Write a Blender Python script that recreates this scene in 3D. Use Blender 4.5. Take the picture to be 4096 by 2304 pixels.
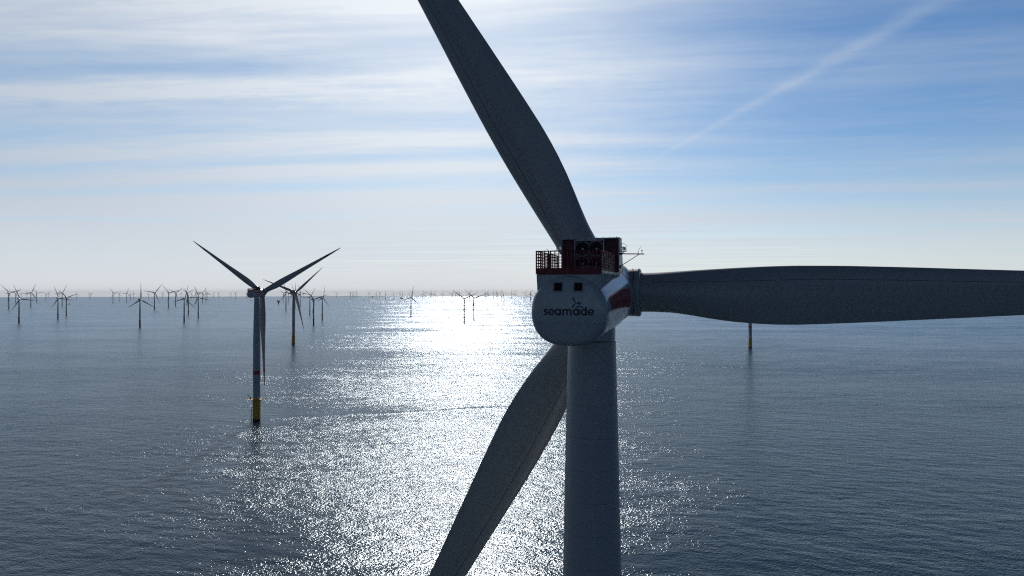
# Offshore wind farm seen against the sun from hub height behind one turbine.
import bpy, math, random
import numpy as np
from mathutils import Vector, Matrix

for o in list(bpy.data.objects):
    bpy.data.objects.remove(o, do_unlink=True)
scene = bpy.context.scene
COL = scene.collection
R = math.radians
EYE = 108.5                    # metres above the sea: camera and hub height
HUB = 108.5
EARTH = 7.4e6                  # earth radius with refraction: the sea curves away to a true horizon

# ------------------------------------------------------------------ camera
cam_d = bpy.data.cameras.new('camera')
cam_d.sensor_width = 36.0
cam_d.lens = 24.0
cam_d.clip_start = 0.5
cam_d.clip_end = 200000.0
cam = bpy.data.objects.new('camera', cam_d)
COL.objects.link(cam)
cam.location = (0, 0, EYE)
cam.rotation_euler = (R(90.378), 0, 0)
scene.camera = cam

# ------------------------------------------------------------------ light
SUN_AZ, SUN_EL = -4.5, 28.5    # degrees; azimuth from +Y towards +X
SUN_STRENGTH, SKY_STRENGTH = 5.0, 0.085
sd = Vector((math.sin(R(SUN_AZ)) * math.cos(R(SUN_EL)), math.cos(R(SUN_AZ)) * math.cos(R(SUN_EL)), math.sin(R(SUN_EL))))
sun_d = bpy.data.lights.new('sun', 'SUN')
sun_d.energy = SUN_STRENGTH
sun_d.angle = R(0.53)
sun_d.color = (1.0, 0.93, 0.85)
sun = bpy.data.objects.new('sun', sun_d)
COL.objects.link(sun)
sun.location = (0, 0, 400)
sun.rotation_euler = sd.to_track_quat('Z', 'Y').to_euler()

scene.view_settings.view_transform = 'Standard'
scene.view_settings.look = 'None'
scene.view_settings.gamma = 1.0
scene.view_settings.use_curve_mapping = False
scene.view_settings.exposure = 0.0
scene.cycles.max_bounces = 6
scene.cycles.volume_bounces = 0
scene.cycles.transparent_max_bounces = 16
scene.cycles.use_denoising = False      # keeps the fine glitter; the photograph is grainy too
scene.cycles.sample_clamp_direct = 16.0
scene.cycles.sampling_pattern = 'TABULATED_SOBOL'
scene.cycles.use_adaptive_sampling = False
scene.cycles.caustics_reflective = False
scene.cycles.filter_width = 1.2
scene.cycles.sample_clamp_indirect = 0.6
scene.cycles.blur_glossy = 1.0


class NT:
    """small node-tree writer"""
    def __init__(self, tree):
        self.t = tree
        tree.nodes.clear()

    def n(self, typ, **kw):
        nd = self.t.nodes.new(typ)
        for k, v in kw.items():
            setattr(nd, k, v)
        return nd

    def link(self, a, b):
        self.t.links.new(a, b)

    def put(self, sock, v):
        if isinstance(v, bpy.types.NodeSocket):
            self.link(v, sock)
        elif v is not None:
            sock.default_value = v

    def m(self, op, a, b=None, c=None, clamp=False):
        nd = self.n('ShaderNodeMath', operation=op, use_clamp=clamp)
        self.put(nd.inputs[0], a)
        self.put(nd.inputs[1], b)
        self.put(nd.inputs[2], c)
        return nd.outputs[0]

    def vm(self, op, a, b=None, s=None):
        nd = self.n('ShaderNodeVectorMath', operation=op)
        self.put(nd.inputs[0], a)
        self.put(nd.inputs[1], b)
        if s is not None:
            self.put(nd.inputs['Scale'], s)
        return nd.outputs['Value'] if op in ('DOT_PRODUCT', 'LENGTH') else nd.outputs[0]

    def xyz(self, x, y, z):
        nd = self.n('ShaderNodeCombineXYZ')
        self.put(nd.inputs[0], x)
        self.put(nd.inputs[1], y)
        self.put(nd.inputs[2], z)
        return nd.outputs[0]

    def noise(self, vec, scale, detail=2.0, rough=0.5, dist=0.0, dims='3D'):
        nd = self.n('ShaderNodeTexNoise', noise_dimensions=dims)
        self.put(nd.inputs['Vector'], vec)
        nd.inputs['Scale'].default_value = scale
        nd.inputs['Detail'].default_value = detail
        nd.inputs['Roughness'].default_value = rough
        nd.inputs['Distortion'].default_value = dist
        return nd.outputs[0]

    def ramp(self, x, lo, hi, a=0.0, b=1.0, smooth=True):
        nd = self.n('ShaderNodeMapRange', interpolation_type='SMOOTHSTEP' if smooth else 'LINEAR')
        self.put(nd.inputs['Value'], x)
        for k, v in zip(('From Min', 'From Max', 'To Min', 'To Max'), (lo, hi, a, b)):
            nd.inputs[k].default_value = v
        return nd.outputs[0]


# ------------------------------------------------------------------ sky
world = bpy.data.worlds.new('World')
scene.world = world
world.use_nodes = True
world.cycles.sampling_method = 'MANUAL'
world.cycles.sample_map_resolution = 1024
w = NT(world.node_tree)


def rgba_mix(nt, f, a, b):
    nd = nt.n('ShaderNodeMix', data_type='RGBA')
    nt.put(nd.inputs[0], f)
    for i, v in ((6, a), (7, b)):
        nt.put(nd.inputs[i], v if isinstance(v, bpy.types.NodeSocket) else (v[0], v[1], v[2], 1.0))
    return nd.outputs[2]


sky = w.n('ShaderNodeTexSky', sky_type='NISHITA', sun_disc=False)
sky.sun_elevation = R(SUN_EL)
sky.sun_rotation = R(SUN_AZ)
sky.altitude = 100
sky.air_density = 1.0
sky.dust_density = 0.3
sky.ozone_density = 2.0
co = w.n('ShaderNodeTexCoord').outputs['Generated']
sep = w.n('ShaderNodeSeparateXYZ')
w.link(co, sep.inputs[0])
dx, dy, dz = sep.outputs
zc = w.m('MAXIMUM', dz, 0.004)
px, py = w.m('DIVIDE', dx, zc), w.m('DIVIDE', dy, zc)          # where the line of sight meets a flat cloud sheet
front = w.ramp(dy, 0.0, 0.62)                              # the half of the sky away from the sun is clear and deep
# bands of cirrus: long across the view, thin along it
wob = w.noise(w.xyz(w.m('MULTIPLY', px, 0.22), w.m('MULTIPLY', py, 0.3), 3.1), 1.0, 3.0, 0.5)
pyw = w.m('ADD', w.m('ADD', py, w.m('MULTIPLY', px, 0.10)), w.m('MULTIPLY', w.m('SUBTRACT', wob, 0.5), 0.9))
st1 = w.noise(w.xyz(w.m('MULTIPLY', px, 0.16), w.m('MULTIPLY', pyw, 0.85), 0.0), 1.0, 6.0, 0.55)
st2 = w.noise(w.xyz(w.m('MULTIPLY', px, 0.55), w.m('MULTIPLY', pyw, 2.6), 9.0), 1.0, 5.0, 0.6)
wisp = w.noise(w.xyz(w.m('MULTIPLY', px, 2.2), w.m('MULTIPLY', pyw, 5.0), 4.0), 1.0, 6.0, 0.62, 0.6)
cl = w.m('ADD', w.m('MULTIPLY', st1, 0.62), w.m('ADD', w.m('MULTIPLY', st2, 0.24), w.m('MULTIPLY', wisp, 0.16)))
cl = w.ramp(cl, 0.40, 0.66)


def gauss(x, c, s):
    d = w.m('DIVIDE', w.m('SUBTRACT', x, c), s)
    return w.m('POWER', 2.718, w.m('MULTIPLY', w.m('MULTIPLY', d, d), -1.0))


def add(*xs):
    r = xs[0]
    for x in xs[1:]:
        r = w.m('ADD', r, x)
    return r


def mul(*xs):
    r = xs[0]
    for x in xs[1:]:
        r = w.m('MULTIPLY', r, x)
    return r


leftw = w.ramp(w.m('DIVIDE', dx, w.m('MAXIMUM', dy, 0.05)), 0.45, -0.25)     # the left of the view carries more cloud
pyb = w.m('ADD', w.m('ADD', py, w.m('MULTIPLY', px, 0.145)), w.m('MULTIPLY', w.m('SUBTRACT', wob, 0.5), 0.30))
soft = w.ramp(st2, 0.25, 0.7, 0.35, 1.1)
fib = w.noise(w.xyz(w.m('MULTIPLY', px, 1.3), w.m('MULTIPLY', pyb, 8.0), 2.0), 1.0, 6.0, 0.62, 0.4)
soft = w.m('MULTIPLY', soft, w.ramp(fib, 0.25, 0.72, 0.45, 1.25))
bands = add(mul(gauss(pyb, 3.13, 0.24), 0.60, soft), mul(gauss(pyb, 4.5, 0.25), 0.30, soft),
            mul(gauss(pyb, 5.45, 0.20), 0.55, soft), mul(gauss(pyb, 7.0, 0.42), 0.65, soft), mul(gauss(pyb, 9.7, 0.6), 0.55, soft), mul(gauss(pyb, 2.2, 0.36), 0.55, soft))
gaps = add(mul(gauss(pyb, 2.80, 0.17), 0.42), mul(gauss(pyb, 3.95, 0.22), 0.30), mul(gauss(pyb, 4.95, 0.17), 0.25), mul(gauss(pyb, 6.15, 0.3), 0.30), mul(gauss(pyb, 8.3, 0.5), 0.30))
mask = w.m('ADD', w.m('MULTIPLY', cl, 0.62), w.m('MULTIPLY', w.m('SUBTRACT', bands, gaps), w.m('ADD', 0.25, w.m('MULTIPLY', leftw, 0.75))))
mask = w.m('MULTIPLY', mask, w.m('ADD', 0.42, w.m('MULTIPLY', leftw, 0.58)))
mask = add(mask, w.m('MULTIPLY', w.m('SUBTRACT', fib, 0.45), w.m('ADD', 0.12, w.m('MULTIPLY', leftw, 0.2))), w.m('ADD', 0.02, w.m('MULTIPLY', leftw, 0.08)))
cosg = w.vm('DOT_PRODUCT', w.vm('NORMALIZE', co), tuple(sd))
glowm = w.m('POWER', w.m('MAXIMUM', cosg, 0.0), 14.0)
# one wide old contrail crossing the upper right
cx0, cy0, cx1, cy1 = 1.465, 2.336, 1.057, 5.155
ll = math.hypot(cx1 - cx0, cy1 - cy0)
nx_, ny_ = (cy1 - cy0) / ll, -(cx1 - cx0) / ll
tx_, ty_ = (cx1 - cx0) / ll, (cy1 - cy0) / ll
dist = add(mul(w.m('SUBTRACT', px, cx0), nx_), mul(w.m('SUBTRACT', py, cy0), ny_))
along = add(mul(w.m('SUBTRACT', px, cx0), tx_), mul(w.m('SUBTRACT', py, cy0), ty_))
cwob = w.noise(w.xyz(along, 0.0, 5.0), 0.9, 4.0, 0.6)
dist = w.m('ADD', dist, mul(w.m('SUBTRACT', cwob, 0.5), 0.05))
ragged = w.noise(w.xyz(w.m('MULTIPLY', px, 7.0), w.m('MULTIPLY', py, 5.0), 1.0), 1.0, 5.0, 0.65)
dist = w.m('DIVIDE', dist, w.ramp(along, 0.0, 3.2, 1.35, 0.55))
trail = mul(gauss(dist, 0.0, 0.044), w.ramp(along, 4.3, 0.8), w.ramp(ragged, 0.26, 0.72, 0.50, 1.0))
trail = w.m('MULTIPLY', trail, 0.60)
veil = mul(w.ramp(dist, 0.02, -0.9, 0.0, 1.0), w.ramp(dist, 0.05, -0.05), w.ramp(py, 2.0, 3.0), w.ramp(ragged, 0.2, 0.75, 0.3, 0.8), 0.16)
mask = add(mask, w.m('MULTIPLY', trail, 0.38), w.m('MULTIPLY', veil, 0.8), w.m('MULTIPLY', glowm, 0.30))
# thin cloud thickens the light round the sun
# the lowest air is white with haze
low = w.ramp(dz, 0.30, 0.0)
fib2 = w.noise(w.xyz(w.m('MULTIPLY', px, 5.0), w.m('MULTIPLY', pyb, 7.0), 6.0), 1.0, 6.0, 0.66, 0.5)
mask = add(mask, mul(w.m('SUBTRACT', fib2, 0.5), gauss(pyb, 3.30, 0.30), leftw, 0.9))
strk = w.ramp(w.noise(w.xyz(w.m('MULTIPLY', px, 0.10), w.m('MULTIPLY', pyb, 1.25), 7.0), 1.0, 5.0, 0.6), 0.32, 0.68, 0.38, 1.15)
strk = w.m('ADD', w.m('MULTIPLY', strk, w.ramp(dz, 0.012, 0.045)), w.m('MULTIPLY', w.ramp(dz, 0.045, 0.012), 0.95))
mask = w.m('ADD', w.m('MULTIPLY', mask, w.ramp(dz, 0.0, 0.10, 0.35, 1.0)), mul(w.m('POWER', low, 1.7), strk, 0.82))
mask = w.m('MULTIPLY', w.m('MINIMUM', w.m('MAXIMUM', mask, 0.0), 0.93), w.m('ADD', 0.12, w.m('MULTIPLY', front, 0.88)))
# how close to the sun: thin cloud lights up there
cosg = w.vm('DOT_PRODUCT', w.vm('NORMALIZE', co), tuple(sd))
glow = w.m('POWER', w.m('MAXIMUM', cosg, 0.0), 9.0)
ccol = rgba_mix(w, glow, (0.46, 0.53, 0.63), (0.92, 0.96, 1.0))
ccol = rgba_mix(w, w.ramp(dz, 0.16, 0.0), ccol, (0.69, 0.73, 0.78))
skyc = w.vm('SCALE', sky.outputs[0], s=SKY_STRENGTH)
skyc = w.vm('MULTIPLY', skyc, (0.86, 0.96, 1.02))
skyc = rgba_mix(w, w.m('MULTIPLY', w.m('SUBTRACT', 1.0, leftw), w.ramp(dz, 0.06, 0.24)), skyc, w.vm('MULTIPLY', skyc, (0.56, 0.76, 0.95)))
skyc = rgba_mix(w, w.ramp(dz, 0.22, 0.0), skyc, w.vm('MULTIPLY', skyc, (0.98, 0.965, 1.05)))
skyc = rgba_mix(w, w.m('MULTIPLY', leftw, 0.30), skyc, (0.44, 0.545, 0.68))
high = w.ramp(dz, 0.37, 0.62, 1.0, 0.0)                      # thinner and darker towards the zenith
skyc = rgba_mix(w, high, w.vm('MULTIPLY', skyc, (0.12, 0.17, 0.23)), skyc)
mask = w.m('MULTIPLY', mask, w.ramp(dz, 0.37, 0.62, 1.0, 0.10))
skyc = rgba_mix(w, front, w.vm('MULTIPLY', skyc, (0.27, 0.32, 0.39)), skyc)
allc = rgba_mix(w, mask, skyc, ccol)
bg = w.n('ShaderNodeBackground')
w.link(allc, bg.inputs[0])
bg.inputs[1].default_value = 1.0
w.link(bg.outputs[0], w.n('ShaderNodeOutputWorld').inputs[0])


# ------------------------------------------------------------------ materials
def mat(name, col, rough=0.45, noise=0.0, nscale=1.0, metal=0.0, spec=0.5, coat=0.0):
    m = bpy.data.materials.new(name)
    m.use_nodes = True
    t = NT(m.node_tree)
    b = t.n('ShaderNodeBsdfPrincipled')
    b.inputs['Base Color'].default_value = (*col, 1)
    b.inputs['Roughness'].default_value = rough
    b.inputs['Metallic'].default_value = metal
    b.inputs['Specular IOR Level'].default_value = spec
    if noise:
        oc = t.n('ShaderNodeTexCoord').outputs['Object']
        nz = t.noise(oc, nscale, 5.0, 0.6)
        f = t.ramp(nz, 0.3, 0.7, 1.0 - noise, 1.0 + noise * 0.4)
        c = t.vm('SCALE', col, s=f)
        t.link(c, b.inputs['Base Color'])
        t.link(t.ramp(nz, 0.3, 0.7, rough * 1.25, rough * 0.85), b.inputs['Roughness'])
    t.link(b.outputs[0], t.n('ShaderNodeOutputMaterial').inputs[0])
    return m


WHITE = (0.34, 0.37, 0.385)
RED = (0.40, 0.02, 0.03)
M = {}
M['paint'] = mat('light_grey_paint', WHITE, 0.38, 0.14, 0.35)
M['hub'] = mat('hub_grey_paint', WHITE, 0.36, 0.10, 0.5)
M['red'] = mat('red_paint', RED, 0.5, 0.2, 1.0)
M['rail'] = mat('dark_red_railing_paint', (0.19, 0.012, 0.02), 0.5, 0.2, 2.0)
M['panel'] = mat('dark_red_panel_paint', (0.10, 0.010, 0.015), 0.55, 0.2, 1.5)
M['dark'] = mat('dark_gap', (0.012, 0.013, 0.015), 0.6)
M['steel'] = mat('galvanised_steel', (0.35, 0.37, 0.38), 0.45, 0.2, 3.0, metal=0.6)
M['frame'] = mat('dark_grey_frame', (0.11, 0.115, 0.12), 0.5, 0.2, 2.0)
M['glass'] = mat('dark_window_glass', (0.003, 0.004, 0.005), 0.2, spec=0.1)
M['yellow'] = mat('yellow_marine_paint', (0.62, 0.37, 0.02), 0.5, 0.25, 0.4)
M['brown'] = mat('weathered_brown_base', (0.13, 0.075, 0.025), 0.6, 0.3, 0.3)
M['splash'] = mat('dark_growth_band', (0.02, 0.022, 0.02), 0.7, 0.3, 0.6)
M['navy'] = mat('navy_lettering', (0.012, 0.014, 0.045), 0.5)
M['teal'] = mat('teal_emblem', (0.01, 0.16, 0.18), 0.5)
M['blue'] = mat('blue_emblem', (0.015, 0.11, 0.30), 0.5)
M['lamp'] = mat('lamp_housing', (0.8, 0.82, 0.82), 0.3)
[n for n in M['lamp'].node_tree.nodes if n.type == 'BSDF_PRINCIPLED'][0].inputs['Transmission Weight'].default_value = 0.7
M['hull'] = mat('ship_hull_blue', (0.03, 0.06, 0.12), 0.5)
M['house'] = mat('ship_house_white', (0.5, 0.52, 0.52), 0.5)
M['coast'] = mat('coast_land', (0.07, 0.08, 0.06), 0.9, 0.3, 0.002)


def banded(name, base, band_col, bands, axis=2, noise=0.06, nscale=0.35, rough=0.38, seams=None):
    """paint with real painted bands along an object axis; seams = weld pitch in metres"""
    m = bpy.data.materials.new(name)
    m.use_nodes = True
    t = NT(m.node_tree)
    b = t.n('ShaderNodeBsdfPrincipled')
    oc = t.n('ShaderNodeTexCoord').outputs['Object']
    s = t.n('ShaderNodeSeparateXYZ')
    t.link(oc, s.inputs[0])
    v = s.outputs[axis]
    f = None
    for lo, hi in bands:
        g = t.m('MULTIPLY', t.m('GREATER_THAN', v, lo), t.m('LESS_THAN', v, hi))
        f = g if f is None else t.m('ADD', f, g)
    nz = t.noise(t.vm('MULTIPLY', oc, (1.6, 1.6, 0.08)), nscale, 2.0, 0.5)     # runs of salt and dirt along the span
    sc = t.ramp(nz, 0.3, 0.7, 1.0 - noise, 1.0 + noise * 0.4)
    c = rgba_mix(t, f, base, band_col)
    if seams:
        k = t.m('FRACT', t.m('DIVIDE', v, seams))
        line = t.m('LESS_THAN', k, 0.022)
        sc = t.m('MULTIPLY', sc, t.m('SUBTRACT', 1.0, t.m('MULTIPLY', line, 0.22)))
    c = t.vm('SCALE', c, s=sc)
    t.link(c, b.inputs['Base Color'])
    b.inputs['Roughness'].default_value = rough
    t.link(b.outputs[0], t.n('ShaderNodeOutputMaterial').inputs[0])
    return m


M['tower'] = banded('tower_paint', (0.39, 0.415, 0.43), RED, [(39.0, 42.2)], seams=2.97)
M['blade'] = banded('blade_paint', (0.34, 0.355, 0.365), RED, [(66.0, 71.0), (78.0, 84.0)], rough=0.34)

# nacelle: a red stripe along each side
m = bpy.data.materials.new('nacelle_paint')
m.use_nodes = True
t = NT(m.node_tree)
b = t.n('ShaderNodeBsdfPrincipled')
oc = t.n('ShaderNodeTexCoord').outputs['Object']
s = t.n('ShaderNodeSeparateXYZ')
t.link(oc, s.inputs[0])
X, Y, Z = s.outputs
zl = t.m('SUBTRACT', Z, t.m('MULTIPLY', t.m('SUBTRACT', Y, 2.0), 0.03))
f = t.m('MULTIPLY', t.m('GREATER_THAN', zl, -1.72), t.m('LESS_THAN', zl, 0.42))
f = t.m('MULTIPLY', f, t.m('GREATER_THAN', t.m('SUBTRACT', Y, t.m('MULTIPLY', Z, -0.55)), -8.0))
f = t.m('MULTIPLY', f, t.m('LESS_THAN', Y, 2.0))
nz = t.noise(oc, 0.5, 5.0, 0.6)
c = rgba_mix(t, f, (0.46, 0.49, 0.50), RED)
sc = t.ramp(nz, 0.3, 0.7, 0.88, 1.06)
line = t.m('LESS_THAN', t.m('ABSOLUTE', t.m('ADD', t.m('SUBTRACT', Z, t.m('MULTIPLY', Y, 0.03)), 2.25)), 0.012)
line2 = t.m('LESS_THAN', t.m('ABSOLUTE', t.m('SUBTRACT', Z, 1.48)), 0.012)
sc = t.m('MULTIPLY', sc, t.m('SUBTRACT', 1.0, t.m('MULTIPLY', t.m('MAXIMUM', line, line2), 0.5)))
t.link(t.vm('SCALE', c, s=sc), b.inputs['Base Color'])
b.inputs['Roughness'].default_value = 0.16
t.link(b.outputs[0], t.n('ShaderNodeOutputMaterial').inputs[0])
M['nacelle'] = m


# sea: wave slopes are true finite differences of one height field, so they do not fade with distance
m = bpy.data.materials.new('sea_water')
m.use_nodes = True
t = NT(m.node_tree)
deep = t.n('ShaderNodeBsdfDiffuse')
deep.inputs['Color'].default_value = (0.004, 0.016, 0.030, 1)
gl = t.n('ShaderNodeBsdfGlossy', distribution='BECKMANN')
gl.inputs['Color'].default_value = (0.60, 0.68, 0.76, 1)
fr = t.n('ShaderNodeFresnel')
fr.inputs['IOR'].default_value = 1.333
geo = t.n('ShaderNodeNewGeometry')
pos = geo.outputs['Position']
WAVE_A, WAVE_B, WAVE_C, EPS = 0.92, 0.38, 1.2, 0.10


def height(p):
    rot = t.n('ShaderNodeVectorRotate', rotation_type='Z_AXIS')
    t.link(p, rot.inputs['Vector'])
    rot.inputs['Angle'].default_value = R(14)
    q = t.vm('MULTIPLY', rot.outputs[0], (0.55, 1.0, 0.0))
    a = t.noise(q, 0.15, 2.0, 0.5, 0.0, '2D')
    c_ = t.noise(t.vm('MULTIPLY', rot.outputs[0], (0.75, 1.0, 0.0)), 1.0, 2.0, 0.55, 0.0, '2D')
    sw = t.noise(t.vm('MULTIPLY', rot.outputs[0], (0.45, 1.0, 0.0)), 0.038, 2.0, 0.5, 0.0, '2D')
    return t.m('ADD', t.m('MULTIPLY', sw, WAVE_C), t.m('ADD', t.m('MULTIPLY', a, WAVE_A), t.m('MULTIPLY', c_, WAVE_B)))


h0 = height(pos)
hx = height(t.vm('ADD', pos, (EPS, 0, 0)))
hy = height(t.vm('ADD', pos, (0, EPS, 0)))
# gusts and slicks: broad patches, long across the view, where the water is rougher or smoother
g1 = t.noise(t.vm('MULTIPLY', pos, (0.0016, 0.0060, 0)), 1.0, 4.0, 0.6, 0.4, '2D')
g2 = t.noise(t.vm('MULTIPLY', pos, (0.014, 0.045, 0)), 1.0, 5.0, 0.65, 0.3, '2D')
gust = t.m('MULTIPLY', t.ramp(g1, 0.3, 0.7, 0.68, 1.28, False), t.ramp(g2, 0.3, 0.7, 0.68, 1.30, False))
# tidal wake trailing from the large left turbine: a smooth streak with a rougher edge
ps = t.n('ShaderNodeSeparateXYZ')
t.link(pos, ps.inputs[0])
wv = t.noise(t.vm('MULTIPLY', pos, (0.02, 0.02, 0)), 1.0, 4.0, 0.6, 0.0, '2D')
wd = t.m('SUBTRACT', ps.outputs[1], t.m('ADD', t.m('MULTIPLY', t.m('ADD', ps.outputs[0], 210.0), 0.26), t.m('ADD', 582.0, t.m('MULTIPLY', wv, 24.0))))


def tg(x, c, s_):
    d = t.m('DIVIDE', t.m('SUBTRACT', x, c), s_)
    return t.m('POWER', 2.718, t.m('MULTIPLY', t.m('MULTIPLY', d, d), -1.0))


along_ = t.m('MULTIPLY', t.ramp(ps.outputs[0], -220.0, -195.0), t.ramp(ps.outputs[0], 60.0, -40.0))
smooth_ = t.m('MULTIPLY', t.m('MULTIPLY', tg(wd, 3.0, 6.5), along_), t.ramp(wv, 0.3, 0.6, 0.25, 0.75))
rough_ = t.m('MULTIPLY', t.m('MULTIPLY', tg(wd, -9.0, 6.0), along_), 0.35)
gust = t.m('MULTIPLY', gust, t.m('ADD', t.m('SUBTRACT', 1.0, smooth_), rough_))
# out at sea the single wavelets are far below what an eye resolves: fold them into the surface's roughness there
rad = t.vm('LENGTH', t.xyz(ps.outputs[0], ps.outputs[1], 0.0))
far = t.ramp(rad, 350.0, 2600.0)
amp = t.m('MULTIPLY', gust, t.m('SUBTRACT', 1.0, t.m('MULTIPLY', far, 0.5)))
t.link(t.m('MULTIPLY', t.m('ADD', 0.20, t.m('MULTIPLY', far, 0.085)), t.m('POWER', gust, 0.5)), gl.inputs['Roughness'])
sx = t.m('MULTIPLY', t.m('DIVIDE', t.m('SUBTRACT', h0, hx), EPS), amp)
sy = t.m('MULTIPLY', t.m('DIVIDE', t.m('SUBTRACT', h0, hy), EPS), amp)
nrm = t.vm('NORMALIZE', t.vm('ADD', geo.outputs['Normal'], t.xyz(sx, sy, 0.0)))
t.link(nrm, gl.inputs['Normal'])
t.link(nrm, fr.inputs['Normal'])
mx = t.n('ShaderNodeMixShader')
t.link(fr.outputs[0], mx.inputs[0])
t.link(deep.outputs[0], mx.inputs[1])
t.link(gl.outputs[0], mx.inputs[2])
t.link(mx.outputs[0], t.n('ShaderNodeOutputMaterial').inputs[0])
M['sea'] = m


# ------------------------------------------------------------------ mesh helpers
class MB:
    def __init__(self):
        self.v, self.f, self.mi, self.mats, self.sm = [], [], [], [], []

    def mid(self, m):
        if m not in self.mats:
            self.mats.append(m)
        return self.mats.index(m)

    def face(self, idx, m, smooth=False):
        self.f.append(tuple(idx))
        self.mi.append(self.mid(m))
        self.sm.append(smooth)

    def loft(self, rings, m, cap0=True, cap1=True, closed=True, smooth=True, flip=False):
        """rings: lists of points, all the same length"""
        base = len(self.v)
        n = len(rings[0])
        for r in rings:
            self.v.extend(tuple(p) for p in r)
        for i in range(len(rings) - 1):
            for j in range(n if closed else n - 1):
                a, b_ = base + i * n + j, base + i * n + (j + 1) % n
                q = (a, b_, b_ + n, a + n)
                self.face(q[::-1] if flip else q, m, smooth)
        if cap0:
            r = range(base, base + n)
            self.face(tuple(r) if flip else tuple(reversed(r)), m)
        if cap1:
            k = base + (len(rings) - 1) * n
            r = range(k, k + n)
            self.face(tuple(reversed(r)) if flip else tuple(r), m)
        return self

    def box(self, c, size, m, rz=0.0):
        x, y, z = (s / 2 for s in size)
        ca, sa = math.cos(rz), math.sin(rz)
        pts = []
        for sz in (-z, z):
            for px_, py_ in ((-x, -y), (x, -y), (x, y), (-x, y)):
                pts.append((c[0] + px_ * ca - py_ * sa, c[1] + px_ * sa + py_ * ca, c[2] + sz))
        return self.loft([pts[:4], pts[4:]], m, smooth=False)

    def tube(self, a, b_, r0, m, r1=None, n=8, smooth=True):
        a, b_ = Vector(a), Vector(b_)
        r1 = r0 if r1 is None else r1
        d = (b_ - a).normalized()
        u = d.orthogonal().normalized()
        w_ = d.cross(u)
        ring = lambda c, r: [c + u * (r * math.cos(2 * math.pi * k / n)) + w_ * (r * math.sin(2 * math.pi * k / n)) for k in range(n)]
        return self.loft([ring(a, r0), ring(b_, r1)], m, smooth=smooth)

    def path(self, pts, r, m, n=6):
        for p, q in zip(pts, pts[1:]):
            self.tube(p, q, r, m, n=n)
        return self

    def lathe(self, prof, m, n=32, c=(0, 0, 0), smooth=True, cap=True):
        """prof: (radius, z) from bottom to top"""
        rings = [[(c[0] + r * math.cos(2 * math.pi * k / n), c[1] + r * math.sin(2 * math.pi * k / n), c[2] + z) for k in range(n)] for r, z in prof]
        return self.loft(rings, m, cap, cap, smooth=smooth)

    def mesh(self, name):
        me = bpy.data.meshes.new(name)
        me.from_pydata(self.v, [], self.f)
        for mm in self.mats:
            me.materials.append(mm)
        me.polygons.foreach_set('material_index', self.mi)
        me.polygons.foreach_set('use_smooth', self.sm)
        me.update()
        try:
            me.set_sharp_from_angle(angle=R(38))
        except Exception:
            pass
        return me


def obj(name, me, parent=None, mw=None):
    o = bpy.data.objects.new(name, me)
    COL.objects.link(o)
    if parent is not None:
        o.parent = parent
    if mw is not None:
        o.matrix_local = mw
    return o


def tag(o, label=None, cat=None, group=None, kind=None):
    for k, v in (('label', label), ('category', cat), ('group', group), ('kind', kind)):
        if v:
            o[k] = v
    return o


def sea_z(x, y):
    return -(x * x + y * y) / (2 * EARTH)


# ------------------------------------------------------------------ sea: one sheet to the true horizon
radii = [0.0] + list(np.geomspace(8.0, 45000.0, 130))
NSEG = 240
sv = [(0.0, 0.0, 0.0)]
sf = []
for r_ in radii[1:]:
    for k in range(NSEG):
        a = 2 * math.pi * k / NSEG
        sv.append((r_ * math.cos(a), r_ * math.sin(a), -r_ * r_ / (2 * EARTH)))
for k in range(NSEG):
    sf.append((0, 1 + k, 1 + (k + 1) % NSEG))
for i in range(len(radii) - 2):
    for k in range(NSEG):
        a, b_ = 1 + i * NSEG + k, 1 + i * NSEG + (k + 1) % NSEG
        sf.append((a, a + NSEG, b_ + NSEG, b_))
me = bpy.data.meshes.new('sea')
me.from_pydata(sv, [], sf)
me.materials.append(M['sea'])
me.polygons.foreach_set('use_smooth', [True] * len(sf))
tag(obj('sea', me), 'open sea with small wind waves and a broad band of sun glitter', 'sea', kind='structure')

# low strip of land on the horizon
rnd = random.Random(5)
cm = MB()
rings = []
for k in range(160):
    az = R(-18.5 + k * 0.5)
    h = 8 + 9 * rnd.random() + (9 if rnd.random() < 0.25 else 0)
    d0 = 39000 + 500 * math.sin(k * 0.3)
    pts = []
    for d, zz in ((d0, -3), (d0 + 60, h), (d0 + 900, h * 0.9), (d0 + 1400, -3)):
        x, y = d * math.sin(az), d * math.cos(az)
        pts.append((x, y, sea_z(x, y) + zz))
    rings.append(pts)
cm.loft(rings, M['coast'])
tag(obj('coast', cm.mesh('coast')), 'thin low strip of land along the horizon beyond the far turbines', 'coast', kind='structure')

# ------------------------------------------------------------------ blades
OUT = [(2.9, 2.03, -2.03), (5.0, 2.04, -2.03), (7.0, 2.15, -2.12), (9, 2.27, -2.42), (11, 2.37, -2.76), (13, 2.46, -3.02), (15, 2.53, -3.18), (17, 2.58, -3.26),
       (19, 2.59, -3.25), (23, 2.52, -3.08), (29, 2.28, -2.74), (34.5, 2.02, -2.42), (39, 1.82, -2.15), (50, 1.42, -1.68), (60, 1.1, -1.3), (70, 0.8, -0.92),
       (77, 0.55, -0.62), (81, 0.32, -0.36), (83.0, 0.12, -0.13), (83.5, 0.03, -0.03)]


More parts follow.
